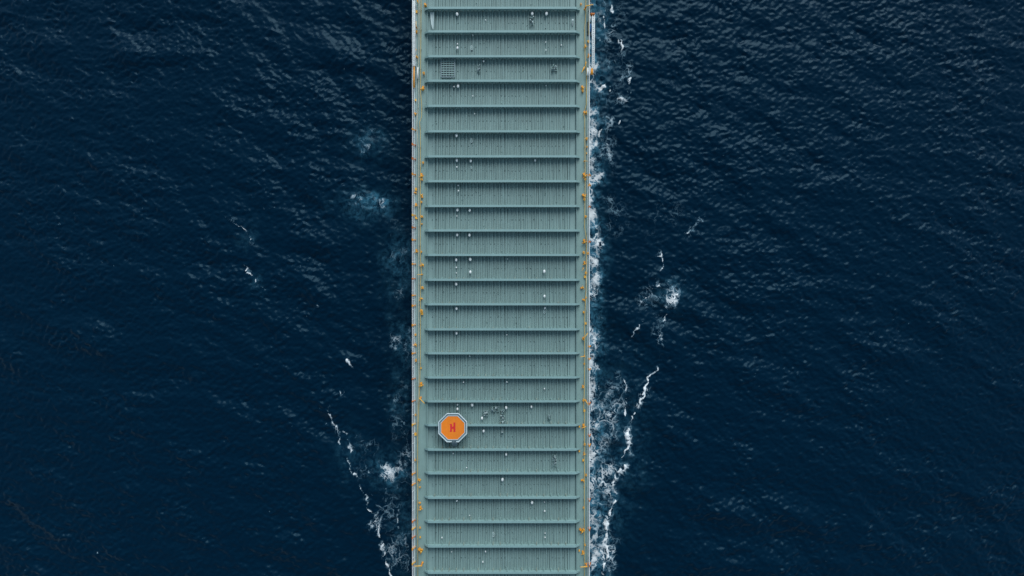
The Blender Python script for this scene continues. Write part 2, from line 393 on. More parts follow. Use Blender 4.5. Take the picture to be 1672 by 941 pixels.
# kind, column, row, turn, size
V_, H_, D_, L_ = 'pipe_valve', 'fire_hydrant', 'deck_davit', 'hose_locker'
fit = [
 (D_,681,0,200,.9),(H_,694.8,8.6,20,.9),(L_,679.7,18.6,0,.75),(D_,680,45,0,.8),(V_,680,52,0,1.0),(V_,678.8,81,0,.7),(H_,680.7,92.6,90,.85),
 (V_,691.9,119.6,10,1.0),(H_,689.7,145.5,-20,1.1),(L_,678.4,163,0,.6),(H_,678.6,186.7,30,.8),(V_,690.6,265.7,0,.9),(H_,688.2,288,0,1.1),(V_,688.4,293,40,.9),
 (L_,679,309,0,.8),(H_,679,315,70,.8),(H_,688,318.8,200,.9),(V_,688,330,0,.8),(H_,679,336,0,.9),(V_,688.7,353.8,60,1.0),(L_,679.2,356,30,.7),
 (V_,688.5,365.7,90,.6),(H_,679.9,411.3,0,.9),(V_,687.8,411.3,0,.75),(H_,690,432.7,100,1.0),(D_,688.9,448.5,95,.75),(V_,689.9,470,30,1.1),(H_,687.8,487.8,140,.9),(V_,688.3,508,20,1.25),(L_,688.8,512,10,.8),
 (V_,678.4,547,0,.9),(H_,678.6,563.3,90,1.0),(V_,679,588.8,0,1.0),(L_,686.9,601.6,0,.5),(H_,687.8,630,0,1.15),(D_,686.6,650,225,1.1),(V_,678.4,678,0,.8),(L_,678.2,709.4,0,.8),
 (V_,678,751.7,0,.8),(H_,685.4,785.3,60,.9),(V_,685.4,796.3,90,.7),(V_,685.2,821.7,90,.8),(H_,686.6,832.2,0,1.0),(V_,685.8,862.5,30,.7),(L_,685.8,878.5,0,.5),(H_,687.9,900.3,45,1.3),(D_,689.4,920.7,90,1.2),
 (H_,949,6.7,0,.6),(D_,955.5,13.8,-80,1.2),(L_,961.1,67.4,20,.7),(H_,956,76.6,0,.9),(H_,961.9,92.2,0,1.0),(D_,956.5,103,170,.8),(D_,953.4,112,155,1.0),(H_,952,144,20,1.0),(V_,951.6,148.5,20,.9),
 (H_,957.2,184.2,60,1.0),(V_,958,226.5,0,1.0),(V_,958.6,239.7,0,.7),(L_,958.6,249.9,0,.5),(D_,954,263,-100,.6),(H_,955.3,288,20,1.25),(V_,955.6,293,0,.9),(H_,954.8,321,40,1.15),(V_,954.4,326,20,.9),(V_,956.3,353.8,0,.9),
 (H_,954.2,396,0,1.15),(V_,953.2,412.6,30,1.0),(V_,960.3,414,0,1.0),(H_,954.7,431.2,0,.95),(D_,952.5,438,150,.6),(V_,956.7,446,0,1.0),(L_,955.4,452,0,.7),(H_,952.4,470,90,.9),(V_,957,486.3,0,.8),(H_,954.7,490.5,60,.8),(V_,953.2,510.2,20,.8),(L_,956.7,528.4,0,.6),
 (D_,953,552,-35,1.0),(V_,952.4,554,30,.9),(D_,954.6,581.7,95,.8),(V_,954.2,594.5,0,.7),(H_,952.2,633.2,0,.8),(V_,952.8,653.9,0,.9),(D_,956,654,-150,.9),(L_,954.4,671,0,.7),(H_,953.2,697.9,0,1.1),(L_,946.4,697.3,0,.5),
 (V_,954.7,725.9,0,.9),(L_,946.2,737.6,0,.5),(H_,954.4,742.8,0,.8),(L_,952.5,752.4,0,.6),(V_,957,776.4,0,.8),(H_,952.8,785.3,80,.85),(V_,954.2,796.3,0,.5),(V_,953,829.9,0,.7),(H_,950.6,868,40,1.2),(V_,953.2,865.5,40,1.0),(V_,955.4,890.7,0,.7),(L_,946.2,900.3,0,.5),(H_,952,904.8,0,.9),(D_,957.5,922.4,92,1.1),
]
seen = {}
rows = []
for kd, px, py, rz, s in fit:
    side = 'left' if px < 800 else 'right'
    key = (kd, side, bay_of(py)); rows.append((key, py)); seen.setdefault(key, []).append(py)
used = set()
for (kd, px, py, rz, s), (key, _) in zip(fit, rows):
    lst = sorted(seen[key]); pre = ''
    if len(lst) == 2: pre = ('upper ', 'lower ')[lst.index(py)]
    elif len(lst) > 2: pre = ('upper ', 'middle ', 'lower ', 'lowest ')[lst.index(py)]
    look, grp = LOOK[kd]
    o = proto[kd] if kd not in used else copy_tree(proto[kd]); used.add(kd)
    w = W(px, py, 0.5); o.location = (w.x, w.y, 0.006); o.rotation_euler = (0, 0, R(rz)); o.scale = (s*.88, s*.88, s*.9)
    tag(o, '%s%s on the %s walkway %s from the top' % (pre, look, key[1], key[2]), {'pipe_valve': 'valve', 'fire_hydrant': 'hydrant', 'deck_davit': 'davit', 'hose_locker': 'locker'}[kd], grp)

# ------------------------------------------------------------------ white vents on the ribbed deck
def make_vent():
    t = thing('mushroom_vent', 'x', 'vent')
    m = MB(); m.lathe([(.13, .004), (.13, .05), (.085, .055), (.085, .62)], 12); m.build('stem', [WHITE], t)
    m = MB(); m.lathe([(.12, .60), (.22, .585), (.235, .66), (.21, .76), (.12, .83), (.03, .85)], 14, 1.0, 1.5); m.build('cap', [WHITE], t)
    return t
def make_pipe_vent():
    t = thing('air_pipe', 'x', 'vent')
    m = MB(); m.lathe([(.1, .004), (.1, .04), (.055, .045), (.055, .42)], 10); m.build('stem', [PALE], t)
    m = MB(); m.lathe([(.07, .40), (.12, .41), (.12, .52), (.06, .56)], 10, 1, 1.2); m.build('cap', [WHITE], t)
    return t
def make_manhole():
    t = thing('manhole_cover', 'x', 'hatch')
    m = MB(); m.lathe([(.26, .004), (.26, .16), (.22, .165)], 18, .8, 1.5); m.build('coaming', [PALE], t)
    m = MB(); m.lathe([(.27, .17), (.27, .21), (.2, .235), (.03, .24)], 18, .8, 1.5); m.build('lid', [DECK], t)
    m = MB(); m.tube([(0, -.12, .24), (0, -.12, .31), (0, .12, .31), (0, .12, .24)], .02, 6); m.build('handle', [WHITE], t)
    m = MB(); m.torus((0, 0, .215), .275, .035, 'Z', 20, 6, 0, .8, 1.5); m.build('rim', [PALE], t)
    return t
vp = {'mushroom_vent': make_vent(), 'air_pipe': make_pipe_vent(), 'manhole_cover': make_manhole()}
M_, A_, O_ = 'mushroom_vent', 'air_pipe', 'manhole_cover'
vents = [(M_,746.5,23.7,1),(M_,869,23,1),(M_,892.3,23,1.05),(A_,793,33,.8),(A_,772,57.4,1),(A_,747,72,1),(M_,747,79,.85),(O_,770,77.5,1),(A_,891,69,.8),(A_,891.5,82,.8),(A_,916.5,74,.9),(A_,789.6,100,1.2),(A_,741.3,141.6,1.1),(M_,748,141,1),(A_,891.6,140,.8),(A_,772,157,.8),
 (M_,745.5,221.7,.95),(O_,769.7,229,.95),(A_,775,186,.8),(M_,746,262,.95),(A_,746,273,1),(M_,768.7,263,.9),(O_,769.7,273.5,.7),(M_,873.8,262,.75),(A_,748,303,1.0),(A_,748.4,311.7,1.1),(M_,747,343,.95),(M_,767,343.6,.9),(A_,746,353,.8),
 (M_,746.7,383.7,.9),(M_,766.6,384,.95),(M_,745,424.5,.9),(M_,767.8,423.7,1.0),(A_,745,437,1),(A_,745,446,.8),(M_,768,444.6,.9),(M_,888.7,443.6,.95),(A_,828.4,423,.8),(M_,745,464,.95),(M_,889,484,.8),(M_,745.5,504,.9),(M_,889.7,503,.75),(O_,889,509,.9),
 (M_,745.4,544,.9),(A_,827.5,547,.9),(A_,767,581.5,1.1),(A_,756.7,624.4,1),(A_,827.5,624,1.1),(A_,889,635,1),(A_,747,661,1.2),(M_,747,668,.8),(M_,771,661,1),(M_,826.5,665.7,.9),(M_,867.7,664.4,.75),(M_,787,683,.85),(M_,789.6,703.8,.85),
 (A_,740,740.7,.9),(M_,826.5,742,.8),(M_,820.4,783,.95),(A_,746,818,1.3),(M_,868.7,820.5,.9),(A_,889.4,835,1.1),(A_,889,820,.8),(A_,890,871,.8),(A_,890,878,.9),(A_,721.5,878.5,.9),(A_,792.7,901,1.1),(A_,788.4,918,1),(A_,737.5,901.5,.8),(A_,762,764,.8),(A_,767,842,.7),(O_,805.6,874,1.0)]
VL = {M_: 'white mushroom vent', A_: 'thin pale air pipe', O_: 'oval manhole cover'}
VG = {M_: 'mushroom vents on the ribbed deck', A_: 'air pipes on the ribbed deck', O_: 'manhole covers on the ribbed deck'}
byk = {}
for v in vents: byk.setdefault((v[0], bay_of(v[2])), []).append((v[1], v[2]))
used = set()
for kd, px, py, s in vents:
    lst = sorted(byk[(kd, bay_of(py))]); i = lst.index((px, py)); n = len(lst)
    pre = '' if n == 1 else ({2: ['left', 'right'], 3: ['left', 'middle', 'right'], 4: ['first', 'second', 'third', 'last'], 5: ['first', 'second', 'third', 'fourth', 'last']}[n][i] + ' ')
    suf = '' if n < 4 else ', counting rightward'
    o = vp[kd] if kd not in used else copy_tree(vp[kd]); used.add(kd)
    s *= .9; w = W(px, py, 0.5*s); o.location = (w.x, w.y, 0.0); o.scale = (s, s, s); o.rotation_euler = (0, 0, random.uniform(-.15, .15))
    tag(o, '%s%s standing %s from the top%s' % (pre, VL[kd], bay_of(py), suf), 'hatch' if kd == O_ else 'vent', VG[kd])

# ------------------------------------------------------------------ helicopter winching platform
HZ = 1.75
hc = W(739.3, 698.6, HZ)
pad = thing('helicopter_platform', 'raised orange octagonal helicopter platform with red H and white rim', 'helipad', (hc.x, hc.y, 0))
def octo(r): return [(r*math.cos(R(22.5 + 45*k))/math.cos(R(22.5)), r*math.sin(R(22.5 + 45*k))/math.cos(R(22.5))) for k in range(8)]
def ring(m, r0, r1, z0, z1, skip=None):
    a, b = octo(r0), octo(r1)
    for k in range(8):
        q = [a[k], a[(k+1) % 8], b[(k+1) % 8], b[k]]
        if k == skip:                                              # access gap in the middle of this side
            def mix(p_, q_, t): return (p_[0] + (q_[0]-p_[0])*t, p_[1] + (q_[1]-p_[1])*t)
            m.prism([q[0], mix(q[0], q[1], .40), mix(q[3], q[2], .40), q[3]], z0, z1)
            m.prism([mix(q[0], q[1], .80), q[1], q[2], mix(q[3], q[2], .80)], z0, z1)
        else: m.prism(q, z0, z1)
so = sc(HZ) * 10 / 1.0
S = sc(HZ)
m = MB(); m.prism(octo(18.9*S), HZ - .12, HZ); m.build('landing_surface', [PAD], pad)
m = MB(); ring(m, 19.0*S, 19.6*S, HZ - .10, HZ + .05); m.build('inner_rim', [RIMM], pad)
m = MB(); ring(m, 19.65*S, 22.3*S, HZ - .20, HZ - .08); m.build('gutter', [STEEL], pad)
m = MB(); ring(m, 22.35*S, 23.4*S, HZ - .22, HZ + .10, 5); m.build('outer_rim', [RIMM], pad)
m = MB()
lm = []
m.box(-.42, -.13, -.66, .60, HZ + .004, HZ + .010); m.box(.11, .42, -.68, .84, HZ + .004, HZ + .010); m.box(-.131, .111, -.18, .18, HZ + .004, HZ + .010)
m.box(-.47, -.419, -.66, -.44, HZ + .004, HZ + .010); m.box(-.47, -.419, .42, .58, HZ + .004, HZ + .010)
o = m.build('letter_marking', [RED], pad); tag(o, 'red letter H')
legm = MB(); legm.tube([(0, 0, 0.004), (0, 0, HZ - .2)], .09, 8); legm.box(-.2, .2, -.2, .2, .003, .03); leg = None
for k in range(8):
    x, y = octo(17.0*S)[k]
    if leg is None: leg = o = legm.build('leg', [DECK], pad)
    else: o = leg.copy(); C.objects.link(o); o.parent = pad
    o.location = (x, y, 0)
m = MB()
for a in range(4):
    x, y = octo(17.0*S)[a]; m.tube([(x, y, HZ - .3), (-x, -y, HZ - .3)], .08, 6)
m.build('under_frame', [DECK], pad)
m = MB()
for x in (-.18, .62): m.tube([(x, -22.5*S, HZ - .1), (x, -22.5*S - 1.15, .05)], .045, 6)
for i in range(6):
    t = (i + .5)/6; m.box(-.17, .61, -22.5*S - 1.15*t - .1, -22.5*S - 1.15*t + .06, HZ - .1 - (HZ - .15)*t - .02, HZ - .1 - (HZ - .15)*t + .02)
m.build('step_ladder', [STEEL], pad)

# ------------------------------------------------------------------ gangways stowed along both sides
def gangway(label, px, py0, py1, w, z, n):
    a, b = W(px, py0, z), W(px, py1, z); L = a.y - b.y
    t = thing('gangway_ladder', label, 'gangway', (a.x, b.y, z - .25))
    for x in (-w/2, w/2):
        m = MB(); m.box(x - .05, x + .05, 0, L, .05, .30); m.build('side_beam', [WHITE], t)
    m = MB(); k = int(L/.3)
    for i in range(k): m.box(-w/2 + .051, w/2 - .051, L*(i + .2)/k, L*(i + .85)/k, .17, .23)
    m.build('treads', [WHITE], t)
    for x in (-w/2, w/2):
        m = MB(); m.tube([(x, .1, .95), (x, L - .1, .95)], .03, 6)
        for i in range(n): m.tube([(x, .1 + (L - .2)*i/(n-1), .28), (x, .1 + (L - .2)*i/(n-1), .95)], .022, 6)
        m.build('handrail', [WHITE], t)
    m = MB()
    for yy in (.5, L*.5, L - .5): m.box(-w/2 - .12, w/2 + .12, yy - .08, yy + .08, -.02 - max(0, z - .3), .049)
    m.build('support_beam', [STEEL], t)
    return t
gangway('white gangway stowed flat along the left side at the top', 676.4, 2, 108, .26, .85, 12)
gangway('white gangway hung outside the right side at the top', 968.6, 27, 113, .30, .6, 10)
def boom(label, px, py0, py1, matr, r=.13):
    a, b = W(px, py0, .8), W(px, py1, .8)
    t = thing('boom_pole', label, 'boom', (b.x, b.y, .03)); L = a.y - b.y
    m = MB(); m.tube([(0, 0, .7), (0, L*.5, .78), (.03, L, .74)], [r*1.3, r, r*.8], 8); m.build('pole', [matr], t)
    for yy in (.3, L - .3):
        m = MB(); m.box(-.1, .1, yy - .06, yy + .06, 0.006, .6); m.build('cradle', [STEEL], t)
    return t
boom('long orange boom lying below the left gangway at the rail', 676.0, 109, 143, ORANGE)
boom('stubby orange boom at the lower end of the right gangway', 966.4, 112, 122, ORANGE, .2)
boom('white boom lying inside the left rail beside the orange one', 682.0, 110, 128, WHITE, .1)
boom('white boom on the right walkway inside the gangway end', 959.6, 111, 123, WHITE, .15)

# sling rings at the gangway heads
def headbox(label, px, py, matr, w=.3):
    t = thing('winch_box', label, 'winch'); p_ = W(px, py, .5); t.location = (p_.x, p_.y, .036)
    m = MB(); m.box(-w, w, -w*.7, w*.7, .0, .45); m.build('housing', [matr], t)
    m = MB(); m.tube([(-w*1.4, 0, .55), (w*1.4, 0, .55)], .16, 10); m.build('drum', [RUST], t)
    return t
headbox('orange winch on the head of the right gangway', 967.4, 23.3, RUST, .25)
tt = thing('deck_recess_tank', 'blue covered tank in the dark recess beside the right gangway', 'tank', (W(962.5, 47, .2).x, W(962.5, 47, .2).y, .036))
m = MB(); m.box(-.42, .30, -1.15, 1.15, 0, .06); m.build('tray', [DARK], tt)
m = MB(); m.lathe([(.22, .061), (.24, .25), (.2, .42), (.05, .5)], 14, .8, 3.0, (.18, .1)); m.build('cover', [BLUE], tt)

# ------------------------------------------------------------------ grating hatch, manifolds, chute
g0, g1 = W(720.5, 127, .1), W(742.5, 97.5, .1)
gr = thing('grating_hatch', 'dark square-celled grating hatch on the deck near the left end of its bay', 'grating', ((g0.x+g1.x)/2, (g0.y+g1.y)/2, 0))
gw, gh = (g1.x-g0.x)/2, (g1.y-g0.y)/2
m = MB()
for x in (-gw, gw): m.box(x - .06, x + .06, -gh, gh, .36, .44)
for y in (-gh, gh): m.box(-gw + .061, gw - .061, y - .06, y + .06, .36, .44)
m.build('frame', [STEEL], gr)
m = MB()
for i in range(1, 5): m.box(-gw + 2*gw*i/5 - .035, -gw + 2*gw*i/5 + .035, -gh + .07, gh - .07, .37, .42)
for i in range(1, 8):
    y = -gh + 2*gh*i/8; m.box(-gw + .07, gw - .07, y - .07, y + .07, .425, .445)
m.build('bars', [DECK], gr)
m = MB()
for i in range(5):
    for j in range(8):
        if (j < 4 and i < 4) or random.random() < .35:
            x = -gw + 2*gw*(i + .5)/5; y = -gh + 2*gh*(j + .5)/8
            m.box(x - .15, x + .15, y - .11, y + .11, .355, .368)
m.build('cell_plates', [DARK], gr)

def manifold(label, px, py, n, w, l, seed):
    rd = random.Random(seed)
    t = thing('pipe_manifold', label, 'pipework'); p_ = W(px, py, .4); t.location = (p_.x, p_.y, 0)
    m = MB(); m.box(-w/2, -w/2 + .06, -l/2, l/2, .30, .41); m.box(w/2 - .06, w/2, -l/2, l/2, .30, .41)
    for yy in (-l*.4, 0, l*.4): m.box(-w/2 + .061, w/2 - .061, yy - .04, yy + .04, .31, .40)
    m.build('skid', [DECK], t)
    for i in range(n):
        x = rd.uniform(-w/2 + .08, w/2 - .08); y = rd.uniform(-l/2 + .1, l/2 - .1); r = rd.uniform(.04, .075); h = rd.uniform(.55, .9)
        m = MB(); m.tube([(x, y, .006), (x, y, h), (x + rd.uniform(-.1, .1), y + rd.uniform(-.3, .3), h + .06)], r, 8)
        m.lathe([(r*1.8, h - .14), (r*1.8, h - .10)], 10, 1, 1, (x, y))
        m.build('pipe_stub', [rd.choice([PALE, STEEL, PALE, DECK])], t)
    m = MB(); m.tube([(-w/2, -l*.3, .5), (w*.1, -l*.3, .5), (w*.1, l*.35, .5), (w/2, l*.35, .5)], .045, 8); m.build('cross_pipe', [STEEL], t)
    return t
manifold('dark pipe manifold below a white vent in the right half, first full bay', 868.5, 34, 6, .7, 1.5, 1)
manifold('narrow dark manifold two bays below, right of the grating hatch', 781.5, 112, 4, .5, 1.3, 2)
manifold('long narrow pipe manifold to the right of the helicopter platform', 820, 679, 9, .9, 2.3, 3)
manifold('pipe manifold between the helicopter platform and the long narrow manifold', 793, 675, 5, .9, 1.0, 4)
manifold('small manifold just under a girder, above right of the helicopter platform', 808, 668, 6, 1.3, .9, 5)
manifold('paired pale pipes on a skid at lower right of the deck', 905, 752, 8, .8, 2.2, 6)
manifold('small stubby manifold below the long narrow manifold', 820, 703, 3, .4, 1.0, 7)
manifold('little manifold near the right end of the bay level with the platform top', 897, 681, 3, .5, .8, 8)
manifold('faint flat pipe skid at the right in the grating hatch bay', 905, 112, 4, 1.0, .8, 9)

ch = thing('drain_chute', 'pale curved drain chute at the top left corner of the ribbed deck', 'chute')
m = MB(); pts = [(702.6, 20), (703.0, 30), (704.2, 40), (706.4, 48)]
L_ = []
for (xa_, y), xb_ in zip(pts, (708.8, 708.6, 708.4, 708.0)):
    a, b = W(xa_, y, .45), W(xb_, y, .5); L_.append((a, (a + b)/2 - Vector((0, 0, .15)), b))
for p_, q_ in zip(L_, L_[1:]):
    for i in range(2): m.face([p_[i], p_[i+1], q_[i+1], q_[i]])
o = m.build('trough', [PALE], ch); sm = o.modifiers.new('thickness', 'SOLIDIFY'); sm.thickness = .03
m = MB()
for (a, mid, b) in L_[::3]: m.box(mid.x - .04, mid.x + .04, mid.y - .04, mid.y + .04, .004, mid.z - .03)
m.build('leg', [STEEL], ch)
st = thing('white_standpipe', 'short white standpipe at the top right corner of the ribbed deck', 'standpipe', W(934.6, 40, 0))
m = MB(); m.tube([(0, -.3, .12), (0, .3, .12), (0, .45, .3), (0, .45, .7)], .09, 8); m.build('pipe', [WHITE], st)
m = MB(); m.lathe([(.15, .7), (.15, .76)], 12, 1, 1, (0, .45)); m.build('flange', [PALE], st)

# ------------------------------------------------------------------ the sea
N, DX = 2048, 0.16
kx = 2*np.pi*np.fft.fftfreq(N, DX)[None, :]; ky = 2*np.pi*np.fft.rfftfreq(N, DX)[:, None]
kx = 2*np.pi*np.fft.fftfreq(N, DX)[:, None]; ky = 2*np.pi*np.fft.rfftfreq(N, DX)[None, :]
K = np.sqrt(kx**2 + ky**2); K[0, 0] = 1e-6
TH = np.arctan2(ky, kx)
def field(amp):
    """random field with the given spectrum (x index first), unit rms"""
    g = np.fft.rfft2(rng.standard_normal((N, N)))
    f = np.fft.irfft2(g*amp, s=(N, N)); f -= f.mean()
    return (f / f.std()).astype(np.float32)
def band(lam, width=.5): return np.exp(-((np.log(K) - math.log(2*np.pi/lam))**2)/(2*width**2)) / K
def dirn(deg, p_):                                                # wave travel axis
    return np.abs(np.cos(TH - R(deg)))**p_
iso = lambda lam, w=.6: field(band(lam, w))
# coordinates of the fine sheet
NX, NY = 1400, 900
ix = np.arange(NX); iy = np.arange(NY)
xs = (ix - NX/2)*DX; ys = (iy - NY/2)*DX
Xf, Yf = np.meshgrid(xs, ys, indexing='ij')
sw = sc(WATER_Z)
PX = (836 + Xf/sw).astype(np.float32); PY = (470.5 - Yf/sw).astype(np.float32)
cut = lambda f: f[:NX, :NY]
gust = cut(iso(24, .6)); gust2 = cut(iso(8, .5))
swell = cut(field(band(9.5, .42)*dirn(66, 4)))
windsea = cut(field(band(3.0, .45)*dirn(72, 2.2)))
chop = cut(field(band(1.35, .4)*dirn(72, 1.0)))
chop2 = cut(field(band(1.2, .4)*dirn(140, 2)))
fine = cut(field(band(.75, .4)*dirn(80, .8)))
ss = lambda e0, e1, v: np.clip((v - e0)/(e1 - e0), 0, 1)**2*(3 - 2*np.clip((v - e0)/(e1 - e0), 0, 1))
# wake trains, crests parallel to the two arms of the bow wave
def train(side):
    d = np.array([math.cos(R(25)), math.sin(R(25))])              # across the arm
    u = (side*(Xf - XM)*d[0] + Yf*(-d[1]))
    ph = 2*np.pi*u/7.5 + gust*1.3 + gust2*.4
    return np.sin(ph)
wl_ = np.where(Xf < XM, train(-1), train(1))
arm = np.abs(Xf - XM) - HW
wenv = ss(0, 8, arm)*np.exp(-(arm/45)**2)
steep = .62 + .40*ss(-1.2, 1.8, gust + .8*gust2)
Hgt = (.135*swell*(.8 + .35*np.clip(gust, -1.5, 1.5)) + .055*windsea*steep + .036*chop*steep + .032*chop2*steep + .021*fine*steep + .11*wl_*wenv*(.6+.4*gust2)).astype(np.float32)

# foam density, painted where the hull and the bow wave break the water
wx = cut(iso(5, .6)); wy = cut(iso(5, .6)); w2x = cut(iso(1.6, .5)); w2y = cut(iso(1.6, .5))
QX = PX + 4.0*wx + 1.8*w2x; QY = PY + 5.0*wy + 1.8*w2y
n1 = cut(iso(3.0, .5)); n2 = cut(iso(1.3, .4)); n3 = cut(iso(7, .5))
foam = np.zeros_like(PX); aer = np.zeros_like(PX)
def blob(cx, cy, rx, ry, v, rot=0, tgt='f'):
    c, s_ = math.cos(R(rot)), math.sin(R(rot)); dx = QX - cx; dy = QY - cy
    g = v*np.exp(-(((dx*c + dy*s_)/rx)**2 + ((-dx*s_ + dy*c)/ry)**2))
    global foam, aer
    if tgt == 'f': foam = np.maximum(foam, g)
    else: aer = np.maximum(aer, g)
def line(pts, w, v, jit=.6, brk=.5, tail=0, tail_v=0):
    global foam, aer
    xs_ = [p_[0] for p_ in pts]; ys_ = [p_[1] for p_ in pts]
    i0 = np.zeros_like(PX); best = np.full_like(PX, 1e9); bv = np.zeros_like(PX); sd = np.zeros_like(PX)
    ux = PX + jit*(2.2*wx + 1.3*w2x); uy = PY + jit*(2.2*wy + 1.3*w2y)
    for p_, q_ in zip(pts, pts[1:]):
        dx, dy = q_[0]-p_[0], q_[1]-p_[1]; L2 = dx*dx + dy*dy
        t = np.clip(((ux - p_[0])*dx + (uy - p_[1])*dy)/L2, 0, 1)
        ex = ux - p_[0] - t*dx; ey = uy - p_[1] - t*dy; d = np.sqrt(ex*ex + ey*ey)
        sel = d < best; best = np.where(sel, d, best)
        va = p_[2] if len(p_) > 2 else 1; vb = q_[2] if len(q_) > 2 else 1
        bv = np.where(sel, va + (vb - va)*t, bv)
    k = np.clip(.88 + brk*(n1*.55 + n2*.35), .15, 1.35)
    core = v*bv*k*np.exp(-(best/(w*np.clip(.8 + .35*n1, .3, 2)))**2)
    foam = np.maximum(foam, core)
    if tail: 
        foam = np.maximum(foam, tail_v*bv*np.exp(-(best/tail)**2)*np.clip(.6 + .5*n3, 0, 1.2))
EDGE_R, EDGE_L = 957, 680
dR = QX - EDGE_R; dL = EDGE_L - QX
yy = PY
prof = lambda pts: np.interp(yy, [p_[0] for p_ in pts], [p_[1] for p_ in pts])
# right hull band
wR = prof([(-60, 34), (0, 36), (150, 32), (250, 26), (330, 28), (400, 32), (500, 27), (560, 28), (640, 30), (720, 30), (800, 36), (860, 32), (941, 38), (1000, 40)])
vR = prof([(-60, .48), (0, .50), (150, .54), (240, .53), (330, .56), (400, .56), (450, .55), (500, .46), (560, .56), (640, .52), (720, .47), (790, .62), (850, .52), (941, .48), (1000, .5)])
foam = np.maximum(foam, np.where(PX > 900, vR*ss(1.15, .25, dR/wR)*np.clip(.85 + .28*n3 + .15*n1, 0, 1.3), 0))
aer = np.maximum(aer, np.where(PX > 900, vR*2.0*ss(1.5, .1, dR/wR), 0))
# lace between the hull and the right crest
for a in [(990, 690, 28, 70, .45), (985, 780, 25, 60, .5), (1010, 640, 20, 40, .36), (990, 900, 20, 50, .5), (1000, 60, 30, 110, .27), (1020, 110, 14, 60, .30), (1008, 160, 22, 20, .42), (992, 230, 18, 60, .38), (1066, 480, 26, 30, .30), (1075, 530, 14, 40, .26), (1080, 360, 60, 40, .22), (1000, 350, 30, 60, .27)]: blob(*a)
line([(984, 960, 1), (990, 905, .9), (988, 872, 1), (994, 845, 1.1), (1004, 818, .75), (1002, 800, .5), (1005, 788, 1), (1003, 772, .4), (1014, 765, .9), (1016, 745, .9), (1024, 735, 1.1), (1026, 722, 1.0), (1026, 702, .85), (1030, 690, .35), (1038, 672, .7), (1050, 645, .7), (1058, 622, .8), (1072, 602, .5), (1078, 580, .35), (1082, 550, .3), (1086, 520, .3)], 1.9, 1.05, 1.0, .75, 9, .52)
line([(1021, 690, .8), (1020, 640, .5), (1021, 605, .8), (1012, 570, .2)], 1.6, .9, .8, .9)
line([(1101, 490, 1.1), (1104, 478, 1.2), (1094, 474, .7)], 2.0, .95, 1.2, .8, 15, .50)
line([(1050, 470, .3), (1072, 462, .8), (1092, 470, .5)], 1.4, .66, 1.4, .9, 6, .36)
line([(1057, 500, .6), (1064, 478, .8), (1048, 452, .3)], 1.4, .66, 1.4, .8, 6, .36)
line([(1088, 500, .7), (1086, 512, .9), (1080, 526, .6), (1078, 545, .7), (1070, 575, .3)], 1.4, .75, 1.3, 1.0, 8, .36)
line([(1062, 425, .3), (1078, 415, .9), (1082, 430, .9), (1066, 460, .3)], 1.4, .74, 1.3, .8, 7, .36)
line([(1116, 378, .7), (1132, 374, 1), (1138, 362, .8), (1145, 345, .2)], 1.2, .72, 1.5, .9, 8, .42)
line([(1034, 556, .4), (1040, 545, .7), (1044, 535, .8), (1050, 520, .3)], 1.3, .72, 1.3, .8, 6, .34)
line([(1046, 345, .2), (1092, 352, .6), (1100, 388, .4)], 1.4, .6, 1.2, .8)
for p_ in [(988, 10, 984, 45), (1013, 40, 1008, 75), (1012, 60, 1016, 90), (1022, 92, 1020, 118), (1030, 130, 1026, 150), (1001, 100, 1003, 130), (994, 140, 996, 160), (980, 60, 986, 84), (1000, 0, 996, 24), (1016, 192, 1013, 205), (982, 200, 978, 235), (1003, 160, 1024, 165), (975, 150, 995, 132)]:
    line([(p_[0], p_[1], .5), ((p_[0]+p_[2])/2, (p_[1]+p_[3])/2, 1), (p_[2], p_[3], .4)], 1.5, .95, .8, .9)
# left crest
line([(646, 965, .9), (632, 915, .9), (626, 890, 1), (620, 868, .8), (606, 835, .75), (597, 812, .8), (586, 788, .55), (573, 762, .6), (560, 728, .6), (549, 708, .7), (544, 694, .95), (538, 674, 1.0), (540, 665, .5), (536, 640, .15)], 1.35, .88, .9, .7, 6, .42)
line([(556, 706, .8), (566, 708, .8), (572, 724, .4), (575, 740, .7), (578, 746, .3)], 1.5, .7, .8, .6)
line([(567, 572, .9), (566, 585, .8), (573, 598, .8), (580, 612, .2)], 1.4, .9, .7, .6)
line([(546, 628, .2), (556, 646, .8), (562, 640, .8), (552, 622, .3)], 1.4, .65)
line([(362, 348, .5), (374, 358, .6), (392, 368, .95), (402, 384, 1), (412, 398, .8), (426, 405, .3)], 1.3, .76, 1.1, .8, 8, .42)
line([(404, 434, .5), (410, 452, 1), (420, 464, .9), (434, 470, .3)], 1.35, .78, 1.1, .8, 9, .42)
line([(424, 344, .6), (440, 344, .7), (446, 338, .5)], 1.3, .55, .8, 1.0)
line([(632, 800, .6), (646, 830, .7), (650, 860, .6), (658, 872, .5)], 1.7, .7, 1.0, .8)
line([(600, 760, .5), (602, 800, .6), (618, 830, .5), (630, 850, .3)], 1.5, .6, 1.0, .9)
for a in [(636, 772, 17, 20, .68), (648, 765, 12, 12, .6), (612, 855, 14, 18, .5), (632, 840, 30, 50, .30), (600, 770, 26, 40, .24), (650, 900, 24, 50, .34), (640, 900, 14, 40, .36), (662, 760, 14, 60, .38), (664, 900, 10, 60, .40), (650, 700, 20, 30, .30), (600, 730, 26, 14, .36), (655, 640, 14, 20, .36), (668, 560, 9, 40, .36), (650, 480, 14, 20, .32), (652, 420, 14, 22, .36), (640, 365, 12, 14, .33), (612, 333, 26, 14, .40), (592, 330, 14, 8, .38), (600, 232, 22, 14, .30), (645, 560, 12, 18, .44), (605, 215, 8, 8, .3)]: blob(*a)
